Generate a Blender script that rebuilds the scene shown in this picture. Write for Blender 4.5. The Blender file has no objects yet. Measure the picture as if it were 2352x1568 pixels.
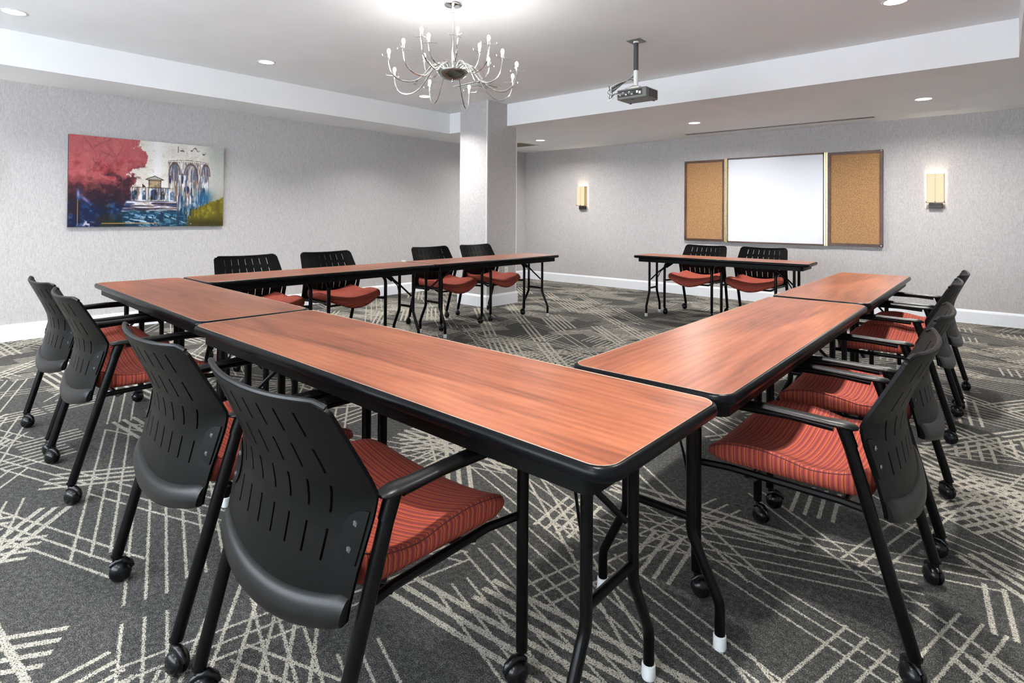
import bpy, bmesh, math, random
import numpy as np
from mathutils import Vector, Matrix

random.seed(7)
PI = math.pi
scene = bpy.context.scene
COL = scene.collection

# ------------------------------------------------------------------ camera
F_PX, PX_W, PX_H, PY0 = 1290.84, 2352.0, 1568.0, 484.12
YAW, PITCH, ROLL, CAM_H = 0.7188, 0.0095, 0.0069, 1.2054
_f0 = Vector((-math.sin(YAW), math.cos(YAW), 0)); _r0 = Vector((math.cos(YAW), math.sin(YAW), 0)); _u0 = Vector((0, 0, 1))
_f = _f0 * math.cos(PITCH) + _u0 * math.sin(PITCH)
_u = _u0 * math.cos(PITCH) - _f0 * math.sin(PITCH)
_r = _r0 * math.cos(ROLL) + _u * math.sin(ROLL)
_u = _u * math.cos(ROLL) - _r0 * math.sin(ROLL)
cam_data = bpy.data.cameras.new('camera')
cam_data.sensor_fit = 'HORIZONTAL'; cam_data.sensor_width = 36.0
cam_data.lens = F_PX / PX_W * 36.0
cam_data.shift_y = -(PX_H / 2 - PY0) / PX_W
cam_data.clip_start = 0.03; cam_data.clip_end = 60
cam = bpy.data.objects.new('camera', cam_data); COL.objects.link(cam)
m = Matrix(((_r.x, _u.x, -_f.x, 0), (_r.y, _u.y, -_f.y, 0), (_r.z, _u.z, -_f.z, CAM_H), (0, 0, 0, 1)))
cam.matrix_world = m
scene.camera = cam

# ------------------------------------------------------------------ exposure, world
scene.view_settings.view_transform = 'Standard'
scene.view_settings.look = 'None'
scene.view_settings.gamma = 1.0
scene.view_settings.use_curve_mapping = False
scene.view_settings.exposure = 0.64
world = bpy.data.worlds.new('daylight'); scene.world = world
world.use_nodes = True
bg = world.node_tree.nodes['Background']
bg.inputs[0].default_value = (0.82, 0.91, 1.0, 1); bg.inputs[1].default_value = 9.5
try:
    scene.cycles.use_denoising = True
    scene.cycles.use_light_tree = False
    scene.cycles.max_bounces = 6
    scene.cycles.diffuse_bounces = 4
    scene.cycles.glossy_bounces = 3
    scene.cycles.transmission_bounces = 2
    scene.cycles.use_adaptive_sampling = True
    scene.cycles.adaptive_threshold = 0.15
    scene.cycles.sample_clamp_indirect = 6.0
    scene.cycles.caustics_reflective = False
    scene.cycles.caustics_refractive = False
except Exception:
    pass
DOWNLIGHT_W, CHANDELIER_W, SCONCE_W = 21.0, 0.74, 2.3

# ------------------------------------------------------------------ room dimensions
XL, XR, YN, YB = -7.02, 1.25, -2.3, 8.43          # left, right, near and back walls
ZL, ZU = 2.445, 2.745                             # low ceiling and raised tray
TX0, TX1, TY0, TY1 = -6.30, 0.09, -1.55, 5.76     # tray

# ================================================================== helpers
def tag(o, label=None, cat=None, group=None, kind=None):
    if label: o['label'] = label
    if cat: o['category'] = cat
    if group: o['group'] = group
    if kind: o['kind'] = kind
    return o

def empty(name, loc=(0, 0, 0), rz=0.0):
    o = bpy.data.objects.new(name, None); COL.objects.link(o)
    o.location = loc; o.rotation_euler = (0, 0, rz); o.empty_display_size = 0.1
    return o

class MB:
    def __init__(s): s.v = []; s.f = []
    def add(s, vs, fs):
        b = len(s.v); s.v += [tuple(p) for p in vs]; s.f += [tuple(b + i for i in q) for q in fs]
        return s
    def box(s, x0, x1, y0, y1, z0, z1):
        return s.add([(x0,y0,z0),(x1,y0,z0),(x1,y1,z0),(x0,y1,z0),(x0,y0,z1),(x1,y0,z1),(x1,y1,z1),(x0,y1,z1)],
                     [(3,2,1,0),(4,5,6,7),(0,1,5,4),(1,2,6,5),(2,3,7,6),(3,0,4,7)])
    def tube(s, pts, r, n=10, flat=1.0, cap=True, side=None):
        """tube along a polyline; r number or list; flat squeezes the second axis; side fixes the first axis"""
        P = [Vector(p) for p in pts]; k = len(P)
        R = [r] * k if not hasattr(r, '__len__') else list(r)
        T = []
        for i in range(k):
            a = P[min(i + 1, k - 1)] - P[max(i - 1, 0)]
            T.append(a.normalized())
        nrm = Vector(side) if side else (Vector((0, 0, 1)) if abs(T[0].z) < 0.9 else Vector((1, 0, 0)))
        vs = []; fs = []
        for i in range(k):
            if side: nrm = Vector(side)
            nrm = (nrm - T[i] * nrm.dot(T[i])).normalized(); bi = T[i].cross(nrm)
            for j in range(n):
                a = 2 * PI * j / n
                vs.append(P[i] + nrm * (math.cos(a) * R[i]) + bi * (math.sin(a) * R[i] * flat))
        for i in range(k - 1):
            for j in range(n):
                a, b = i * n + j, i * n + (j + 1) % n
                fs.append((a, b, b + n, a + n))
        if cap:
            fs.append(tuple(reversed(range(n)))); fs.append(tuple(range((k - 1) * n, k * n)))
        return s.add(vs, fs)
    def lathe(s, prof, c=(0, 0, 0), n=20, axis='z'):
        vs = []; fs = []; k = len(prof)
        for (r, h) in prof:
            for j in range(n):
                a = 2 * PI * j / n; x, y = r * math.cos(a), r * math.sin(a)
                p = (x, y, h) if axis == 'z' else ((h, x, y) if axis == 'x' else (y, h, x))
                vs.append((p[0] + c[0], p[1] + c[1], p[2] + c[2]))
        for i in range(k - 1):
            for j in range(n):
                a, b = i * n + j, i * n + (j + 1) % n
                fs.append((a, b, b + n, a + n))
        if prof[0][0] > 1e-5: fs.append(tuple(reversed(range(n))))
        if prof[-1][0] > 1e-5: fs.append(tuple(range((k - 1) * n, k * n)))
        return s.add(vs, fs)
    def prism(s, out, z0, z1):
        n = len(out)
        vs = [(x, y, z0) for x, y in out] + [(x, y, z1) for x, y in out]
        fs = [tuple(reversed(range(n))), tuple(range(n, 2 * n))]
        fs += [(i, (i + 1) % n, n + (i + 1) % n, n + i) for i in range(n)]
        return s.add(vs, fs)
    def ring(s, loops):
        """skin between closed loops of equal length"""
        n = len(loops[0]); vs = [p for l in loops for p in l]; fs = []
        for i in range(len(loops) - 1):
            for j in range(n):
                a, b = i * n + j, i * n + (j + 1) % n
                fs.append((a, b, b + n, a + n))
        return s.add(vs, fs)
    def build(s, name, mat, parent=None, smooth=True, bevel=0.0, angle=40):
        me = bpy.data.meshes.new(name); me.from_pydata(s.v, [], s.f)
        bm = bmesh.new(); bm.from_mesh(me)
        bmesh.ops.remove_doubles(bm, verts=bm.verts, dist=1e-6)
        bmesh.ops.recalc_face_normals(bm, faces=bm.faces)
        if bevel > 0:
            es = [e for e in bm.edges if len(e.link_faces) == 2 and e.calc_face_angle(0) > math.radians(35)]
            bmesh.ops.bevel(bm, geom=es, offset=bevel, segments=2, affect='EDGES', profile=0.5, clamp_overlap=True)
        if smooth:
            for f in bm.faces: f.smooth = True
            for e in bm.edges:
                if len(e.link_faces) == 2 and e.calc_face_angle(0) > math.radians(angle): e.smooth = False
        bm.to_mesh(me); bm.free()
        if mat: me.materials.append(mat)
        o = bpy.data.objects.new(name, me); COL.objects.link(o)
        if parent: o.parent = parent
        return o

def kids(o): return [c for c in bpy.data.objects if c.parent == o]
def copy_tree(o, parent=None, table=None):
    c = o.copy(); COL.objects.link(c); c.parent = parent
    for ch in table.get(o.name, []): copy_tree(ch, c, table)
    return c
def child_table():
    t = {}
    for o in bpy.data.objects:
        if o.parent: t.setdefault(o.parent.name, []).append(o)
    return t

def interp(x, xs, ys): return float(np.interp(x, xs, ys))
def srgb(r, g, b):
    f = lambda c: (c / 255 / 12.92) if c / 255 <= 0.04045 else ((c / 255 + 0.055) / 1.055) ** 2.4
    return (f(r), f(g), f(b), 1.0)
def lin(c, k=1.0): return (c[0] * k, c[1] * k, c[2] * k, 1.0)

# ================================================================== materials
class NT:
    def __init__(s, name):
        s.m = bpy.data.materials.new(name); s.m.use_nodes = True
        s.t = s.m.node_tree; s.b = s.t.nodes['Principled BSDF']; s.out = s.t.nodes['Material Output']
    def n(s, typ, **kw):
        nd = s.t.nodes.new(typ)
        for k, v in kw.items(): setattr(nd, k, v)
        return nd
    def l(s, a, b): s.t.links.new(a, b)
    def math(s, op, a, b=None, c=None):
        nd = s.n('ShaderNodeMath', operation=op)
        for i, x in enumerate((a, b, c)):
            if x is None: continue
            if isinstance(x, (int, float)): nd.inputs[i].default_value = x
            else: s.l(x, nd.inputs[i])
        return nd.outputs[0]
    def coord(s, which='Object', scale=(1, 1, 1), rot=(0, 0, 0), loc=(0, 0, 0)):
        tc = s.n('ShaderNodeTexCoord'); mp = s.n('ShaderNodeMapping')
        mp.inputs['Scale'].default_value = scale; mp.inputs['Rotation'].default_value = rot; mp.inputs['Location'].default_value = loc
        s.l(tc.outputs[which], mp.inputs[0]); return mp.outputs[0]
    def noise(s, vec, scale=5, detail=3, rough=0.5, dist=0.0):
        nd = s.n('ShaderNodeTexNoise'); nd.inputs['Scale'].default_value = scale; nd.inputs['Detail'].default_value = detail
        nd.inputs['Roughness'].default_value = rough; nd.inputs['Distortion'].default_value = dist
        s.l(vec, nd.inputs['Vector']); return nd.outputs['Fac']
    def ramp(s, fac, stops, interp_='LINEAR'):
        nd = s.n('ShaderNodeValToRGB'); cr = nd.color_ramp; cr.interpolation = interp_
        while len(cr.elements) < len(stops): cr.elements.new(0.5)
        for e, (p, c) in zip(cr.elements, stops): e.position = p; e.color = c
        s.l(fac, nd.inputs[0]); return nd.outputs[0]
    def mix(s, fac, a, b, blend='MIX'):
        nd = s.n('ShaderNodeMix', data_type='RGBA', blend_type=blend)
        for i, x in ((0, fac), (6, a), (7, b)):
            if hasattr(x, 'is_linked') or hasattr(x, 'links'): s.l(x, nd.inputs[i])
            elif isinstance(x, (int, float)): nd.inputs[i].default_value = x
            else: nd.inputs[i].default_value = x
        return nd.outputs[2]
    def bump(s, h, strength=0.3, dist=0.002):
        nd = s.n('ShaderNodeBump'); nd.inputs['Strength'].default_value = strength; nd.inputs['Distance'].default_value = dist
        s.l(h, nd.inputs['Height']); s.l(nd.outputs[0], s.b.inputs['Normal'])
    def base(s, c):
        if hasattr(c, 'links'): s.l(c, s.b.inputs['Base Color'])
        else: s.b.inputs['Base Color'].default_value = c
    def set(s, rough=0.5, metal=0.0, spec=0.5):
        s.b.inputs['Roughness'].default_value = rough; s.b.inputs['Metallic'].default_value = metal
        s.b.inputs['Specular IOR Level'].default_value = spec; return s

def simple(name, c, rough=0.5, metal=0.0, spec=0.5, var=0.08, nscale=60, bump=0.0, bscale=300):
    t = NT(name); t.set(rough, metal, spec); v = t.coord()
    nz = t.noise(v, nscale, 1)
    t.base(t.ramp(nz, [(0.3, lin(c, 1 - var)), (0.7, lin(c, 1 + var))]))
    if bump > 0: t.bump(t.noise(v, bscale, 2), bump, 0.001)
    return t.m
def emitter(name, c, strength, base=(0.8, 0.8, 0.8, 1)):
    t = NT(name); t.base(base); t.set(0.4)
    t.b.inputs['Emission Color'].default_value = c; t.b.inputs['Emission Strength'].default_value = strength
    t.m.cycles.emission_sampling = 'NONE'
    return t.m

M = {}
M['black_plastic'] = simple('black_plastic', (0.0016, 0.0018, 0.0018, 1), 0.40, 0, 0.11, 0.15, 90)
M['smooth_plastic'] = simple('smooth_black_plastic', (0.0025, 0.0027, 0.0028, 1), 0.36, 0, 0.26, 0.12, 60)
M['black_steel'] = simple('black_steel', (0.0018, 0.0018, 0.002, 1), 0.28, 0, 0.14, 0.25, 40)
M['black_rubber'] = simple('black_rubber', (0.0022, 0.0026, 0.0033, 1), 0.30, 0, 0.12, 0.15, 40)
M['black_apron'] = simple('black_apron', (0.0022, 0.0025, 0.0025, 1), 0.45, 0, 0.10, 0.2, 120)
M['caster'] = simple('caster_plastic', (0.004, 0.0043, 0.005, 1), 0.26, 0, 0.28, 0.1)
M['chrome'] = simple('chrome', (0.72, 0.73, 0.72, 1), 0.12, 1.0, 0.5, 0.04)
M['steel'] = simple('brushed_steel', (0.55, 0.55, 0.54, 1), 0.32, 1.0, 0.5, 0.06)
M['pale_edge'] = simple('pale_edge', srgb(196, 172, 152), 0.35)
M['white_cap'] = simple('white_cap', (0.62, 0.64, 0.64, 1), 0.5, 0, 0.4, 0.06)
M['white_paint'] = simple('white_paint', srgb(228, 231, 236), 0.45, 0, 0.4, 0.02)
M['white_plate'] = simple('white_plate', srgb(232, 232, 228), 0.4, 0, 0.4, 0.02)
M['ceiling'] = simple('ceiling_paint', srgb(238, 239, 240), 0.9, 0, 0.1, 0.02, 2.0)
M['dark_slot'] = simple('dark_slot', (0.03, 0.03, 0.03, 1), 0.7)
M['grey_metal'] = simple('grey_metal', (0.16, 0.165, 0.165, 1), 0.45, 0.3)
M['charcoal'] = simple('charcoal', (0.06, 0.06, 0.062, 1), 0.5)
M['beige_grey'] = simple('projector_shell', (0.13, 0.13, 0.12, 1), 0.45)
M['vent_brown'] = simple('vent_brown', (0.30, 0.26, 0.21, 1), 0.6)
M['brass'] = simple('brass', (0.62, 0.50, 0.28, 1), 0.28, 1.0, 0.5, 0.25, 80)
M['bronze'] = simple('dark_bronze', (0.03, 0.028, 0.027, 1), 0.4, 0.4)
M['cable'] = simple('grey_cable', (0.12, 0.125, 0.125, 1), 0.5)
M['whiteboard'] = simple('whiteboard', srgb(216, 218, 226), 0.3, 0, 0.5, 0.01)

def wallpaper():
    t = NT('woven_wallpaper'); t.set(0.85, 0, 0.15)
    vv = t.noise(t.coord(scale=(1, 1, 0.06)), 420, 1, 0.6)
    hh = t.noise(t.coord(scale=(0.08, 0.08, 1)), 420, 1, 0.6)
    w = t.math('ADD', t.math('MULTIPLY', vv, 0.6), t.math('MULTIPLY', hh, 0.4))
    c = t.ramp(w, [(0.32, srgb(162, 159, 159)), (0.5, srgb(184, 181, 181)), (0.68, srgb(203, 200, 199))])
    t.base(c); return t.m
M['wall'] = wallpaper()

def carpet():
    t = NT('patterned_carpet'); t.set(0.95, 0, 0.1)
    tc = t.n('ShaderNodeTexCoord')
    pos = tc.outputs['Object']
    # slight wobble of the yarn edges
    nz = t.n('ShaderNodeTexNoise'); nz.inputs['Scale'].default_value = 240; nz.inputs['Detail'].default_value = 1
    t.l(pos, nz.inputs['Vector'])
    off = t.n('ShaderNodeVectorMath', operation='SUBTRACT'); t.l(nz.outputs['Color'], off.inputs[0]); off.inputs[1].default_value = (0.5, 0.5, 0.5)
    sc = t.n('ShaderNodeVectorMath', operation='SCALE'); t.l(off.outputs[0], sc.inputs[0]); sc.inputs['Scale'].default_value = 0.013
    ad = t.n('ShaderNodeVectorMath', operation='ADD'); t.l(pos, ad.inputs[0]); t.l(sc.outputs[0], ad.inputs[1])
    P = ad.outputs[0]
    total = None
    # (angle, cell length, cell width, number of lines in the cell, line width, share of cells that carry lines, seed)
    layers = [(139, 0.90, 0.15, 3, 0.21, 0.15, 1.3), (57, 0.52, 0.19, 4, 0.20, 0.12, 4.7), (4, 0.80, 0.15, 3, 0.20, 0.13, 9.1), (96, 0.30, 0.20, 4, 0.15, 0.13, 13.9),
              (20, 1.3, 0.17, 3, 0.085, 0.20, 21.7), (163, 1.5, 0.17, 3, 0.08, 0.20, 33.3), (76, 1.1, 0.17, 3, 0.085, 0.16, 27.1), (-35, 1.2, 0.13, 2, 0.085, 0.16, 41.9)]
    for (ang, L, W, k, lw, share, seed) in layers:
        a = math.radians(ang); ca, sa = math.cos(a), math.sin(a)
        du = t.n('ShaderNodeVectorMath', operation='DOT_PRODUCT'); t.l(P, du.inputs[0]); du.inputs[1].default_value = (ca / L, sa / L, 0)
        dv = t.n('ShaderNodeVectorMath', operation='DOT_PRODUCT'); t.l(P, dv.inputs[0]); dv.inputs[1].default_value = (-sa / W, ca / W, 0)
        v = t.math('ADD', dv.outputs['Value'], seed); vi = t.math('FLOOR', v)
        wn1 = t.n('ShaderNodeTexWhiteNoise', noise_dimensions='1D'); t.l(t.math('ADD', vi, seed * 3.1), wn1.inputs['W'])
        u = t.math('ADD', du.outputs['Value'], t.math('MULTIPLY', wn1.outputs['Value'], 7.0)); ui = t.math('FLOOR', u)
        cb = t.n('ShaderNodeCombineXYZ'); t.l(ui, cb.inputs[0]); t.l(vi, cb.inputs[1]); cb.inputs[2].default_value = seed
        wn = t.n('ShaderNodeTexWhiteNoise', noise_dimensions='3D'); t.l(cb.outputs[0], wn.inputs['Vector'])
        on = t.math('LESS_THAN', wn.outputs['Value'], share * 1.3)
        fr = t.math('FRACT', t.math('MULTIPLY', t.math('FRACT', v), float(k)))
        line = t.math('LESS_THAN', t.math('ABSOLUTE', t.math('SUBTRACT', fr, 0.5)), lw)
        uf = t.math('FRACT', u)
        inner = t.math('MULTIPLY', t.math('GREATER_THAN', uf, 0.03), t.math('LESS_THAN', uf, 0.97))
        mk = t.math('MULTIPLY', t.math('MULTIPLY', on, line), inner)
        total = mk if total is None else t.math('MAXIMUM', total, mk)
    fine = t.noise(pos, 300, 2, 0.8)
    mid = t.noise(pos, 60, 1, 0.6)
    big = t.noise(pos, 1.6, 1, 0.5)
    f2 = t.math('ADD', t.math('MULTIPLY', fine, 0.8), t.math('MULTIPLY', mid, 0.2))
    base = t.ramp(f2, [(0.36, srgb(22, 22, 21)), (0.5, srgb(58, 58, 56)), (0.64, srgb(122, 121, 117))])
    base = t.mix(t.math('MULTIPLY', big, 0.3), base, srgb(54, 55, 57))
    yarn = t.ramp(f2, [(0.34, srgb(98, 93, 84)), (0.52, srgb(166, 161, 149)), (0.68, srgb(210, 205, 194))])
    # where the pile hides some of the pale yarn
    holes = t.math('GREATER_THAN', t.noise(pos, 210, 1, 0.6), 0.40)
    t.base(t.mix(t.math('MULTIPLY', total, holes), base, yarn))
    t.bump(fine, 0.4, 0.004); return t.m
M['carpet'] = carpet()

def wood(name, dark, midc, light, rough=0.36, sx=1.0):
    t = NT(name); t.set(rough, 0, 0.45)
    oi = t.n('ShaderNodeObjectInfo')
    tc = t.n('ShaderNodeTexCoord')
    rnd = t.n('ShaderNodeVectorMath', operation='SCALE'); rnd.inputs[0].default_value = (3.7, 9.1, 1.3); t.l(oi.outputs['Random'], rnd.inputs['Scale'])
    ad = t.n('ShaderNodeVectorMath', operation='ADD'); t.l(tc.outputs['Object'], ad.inputs[0]); t.l(rnd.outputs[0], ad.inputs[1])
    def mp(s):
        n = t.n('ShaderNodeMapping'); n.inputs['Scale'].default_value = s; t.l(ad.outputs[0], n.inputs[0]); return n.outputs[0]
    broad = t.noise(mp((0.8 * sx, 5.0, 1)), 1.5, 5, 0.6, 0.9)
    grain = t.noise(mp((3.0 * sx, 150, 1)), 1.0, 3, 0.6)
    rings = t.n('ShaderNodeTexWave', wave_type='BANDS', bands_direction='Y'); rings.inputs['Scale'].default_value = 3.2
    rings.inputs['Distortion'].default_value = 7.0; rings.inputs['Detail'].default_value = 2.5; rings.inputs['Detail Scale'].default_value = 1.1
    t.l(mp((0.55 * sx, 3.2, 1)), rings.inputs['Vector'])
    f = t.math('ADD', t.math('ADD', t.math('MULTIPLY', broad, 0.72), t.math('MULTIPLY', grain, 0.20)), t.math('MULTIPLY', rings.outputs['Fac'], 0.08))
    t.base(t.ramp(f, [(0.30, dark), (0.48, midc), (0.68, light)])); return t.m
M['cherry'] = wood('cherry_laminate', srgb(90, 45, 29), srgb(137, 75, 48), srgb(164, 100, 68))
M['walnut'] = wood('walnut_frame', srgb(46, 30, 23), srgb(80, 55, 42), srgb(112, 80, 62), 0.4)

def fabric():
    t = NT('striped_fabric'); t.set(0.85, 0, 0.2)
    tc = t.n('ShaderNodeTexCoord'); sp = t.n('ShaderNodeSeparateXYZ'); t.l(tc.outputs['UV'], sp.inputs[0])
    y = sp.outputs[1]
    x = t.math('MULTIPLY', y, 27.0)
    band = t.math('FRACT', x)
    A_, B_, C_, D_ = srgb(168, 88, 60), srgb(142, 64, 70), srgb(108, 60, 44), srgb(32, 12, 14)
    c = t.ramp(band, [(0.0, D_), (0.045, A_), (0.16, A_), (0.19, B_), (0.30, B_), (0.33, C_), (0.40, C_), (0.43, A_), (0.56, A_), (0.59, B_), (0.66, B_), (0.69, C_), (0.74, C_), (0.77, B_),
                      (0.86, B_), (0.89, A_), (0.955, A_), (1.0, D_)], 'LINEAR')
    fine = t.noise(tc.outputs['Object'], 900, 2, 0.6)
    c3 = t.mix(0.25, c, t.mix(fine, srgb(120, 60, 50), srgb(215, 130, 105)), 'OVERLAY')
    t.base(c3); t.bump(fine, 0.3, 0.001); return t.m
M['fabric'] = fabric()
M['piping'] = simple('piping', srgb(84, 30, 28), 0.8)

def cork():
    t = NT('cork'); t.set(0.9, 0, 0.15); v = t.coord()
    a = t.noise(v, 130, 3, 0.7)
    t.base(t.ramp(a, [(0.36, srgb(112, 80, 52)), (0.5, srgb(166, 126, 88)), (0.66, srgb(206, 168, 124))])); t.bump(a, 0.3, 0.002); return t.m
M['cork'] = cork()

# ================================================================== room shell
def structure(mb, name, mat, **kw):
    o = mb.build(name, mat, smooth=False, **kw); o['kind'] = 'structure'; return o

structure(MB().box(XL - 0.1, XR + 0.1, YN - 0.1, YB + 0.1, -0.1, 0.0), 'floor', M['carpet'])
structure(MB().box(XL - 0.12, XL, YN - 0.1, YB + 0.1, 0.0, ZU + 0.15), 'wall_left', M['wall'])
structure(MB().box(XL, XR, YB, YB + 0.12, 0.0, ZU + 0.15), 'wall_back', M['wall'])
structure(MB().box(XR, XR + 0.12, YN - 0.1, YB + 0.1, 0.0, ZU + 0.15), 'wall_right', M['wall'])
# wall behind the camera with a wide window opening
WX0, WX1, WZ0, WZ1 = -5.6, 0.6, 0.75, 2.25
nw = MB()
nw.box(XL, WX0, YN - 0.12, YN, 0, ZU + 0.15); nw.box(WX1, XR, YN - 0.12, YN, 0, ZU + 0.15)
nw.box(WX0, WX1, YN - 0.12, YN, 0, WZ0); nw.box(WX0, WX1, YN - 0.12, YN, WZ1, ZU + 0.15)
structure(nw, 'wall_near', M['wall'])
wf = MB()
for i in range(5):
    x = WX0 + (WX1 - WX0) * i / 4
    wf.box(x - 0.03, x + 0.03, YN - 0.09, YN - 0.03, WZ0, WZ1)
wf.box(WX0, WX1, YN - 0.09, YN - 0.03, WZ0, WZ0 + 0.05); wf.box(WX0, WX1, YN - 0.09, YN - 0.03, WZ1 - 0.05, WZ1)
structure(wf, 'window_1', M['white_paint'])

# ceiling: low border, vertical fascias and the raised tray, one mesh
cv = []; cf = []
def quad(*p):
    b = len(cv); cv.extend(p); cf.append(tuple(range(b, b + 4)))
xs = [XL, TX0, TX1, XR]; ys = [YN, TY0, TY1, YB]
for i in range(3):
    for j in range(3):
        if (i, j) == (1, 1): continue
        quad((xs[i], ys[j], ZL), (xs[i + 1], ys[j], ZL), (xs[i + 1], ys[j + 1], ZL), (xs[i], ys[j + 1], ZL))
quad((TX0, TY0, ZU), (TX1, TY0, ZU), (TX1, TY1, ZU), (TX0, TY1, ZU))
for (a, b) in (((TX0, TY0), (TX1, TY0)), ((TX1, TY0), (TX1, TY1)), ((TX1, TY1), (TX0, TY1)), ((TX0, TY1), (TX0, TY0))):
    quad((a[0], a[1], ZL), (b[0], b[1], ZL), (b[0], b[1], ZU), (a[0], a[1], ZU))
cm = MB(); cm.v = cv; cm.f = cf
structure(cm, 'ceiling', M['ceiling'])

# column
PX0, PX1, PY_0, PY_1 = -5.66, -5.14, 5.37, 5.97
structure(MB().box(PX0, PX1, PY_0, PY_1, 0, ZU - 0.001), 'wall_column', M['wall'])
tr = MB()
for (x, y) in ((PX1, PY_0),):
    tr.box(x - 0.014, x + 0.0015, y - 0.0015, y + 0.0005, 0.16, ZU - 0.002); tr.box(x - 0.0005, x + 0.0015, y - 0.0015, y + 0.014, 0.16, ZU - 0.002)
structure(tr, 'trim_1', M['white_plate'])
tr = MB(); tr.box(PX1 - 0.0005, PX1 + 0.0015, PY_1 - 0.014, PY_1 + 0.0015, 0.16, ZL - 0.002)
structure(tr, 'trim_2', M['white_plate'])

def bb(name, pts):
    """boards along a polyline with a bevelled top; outward normal = right of travel"""
    mb = MB(); T = 0.018
    prof = [(0, 0), (T, 0), (T, 0.132), (T - 0.004, 0.142), (0.006, 0.158), (0, 0.158)]
    n = len(pts); loops = []
    for i, p in enumerate(pts):
        p = Vector((p[0], p[1]))
        d0 = (p - Vector(pts[i - 1])).normalized() if i > 0 else None
        d1 = (Vector(pts[i + 1]) - p).normalized() if i < n - 1 else None
        n0 = Vector((d0.y, -d0.x)) if d0 else None; n1 = Vector((d1.y, -d1.x)) if d1 else None
        if n0 is None: nn = n1
        elif n1 is None: nn = n0
        else: nn = (n0 + n1) / (1 + n0.dot(n1))
        loops.append([(p.x + nn.x * a, p.y + nn.y * a, z) for a, z in prof])
    mb.ring(loops)
    k = len(prof); mb.add(loops[0], [tuple(range(k))]); mb.add(loops[-1], [tuple(range(k))])
    o = mb.build(name, M['white_paint'], smooth=False); o['kind'] = 'structure'
bb('baseboard_left', [(XL, YN), (XL, YB)])
bb('baseboard_back', [(XL + 0.018, YB), (XR, YB)])
bb('baseboard_right', [(XR, YB - 0.018), (XR, YN)])
bb('baseboard_column', [(PX0, PY_1), (PX0, PY_0), (PX1, PY_0), (PX1, PY_1), (PX0, PY_1)])

# ================================================================== tables
ZT = 0.737
def rrect(hx, hy, r, n=6):
    out = []
    for (cx, cy, a0) in ((hx - r, hy - r, 0), (-hx + r, hy - r, 90), (-hx + r, -hy + r, 180), (hx - r, -hy + r, 270)):
        for i in range(n + 1):
            a = math.radians(a0 + 90 * i / n); out.append((cx + r * math.cos(a), cy + r * math.sin(a)))
    return out

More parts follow.
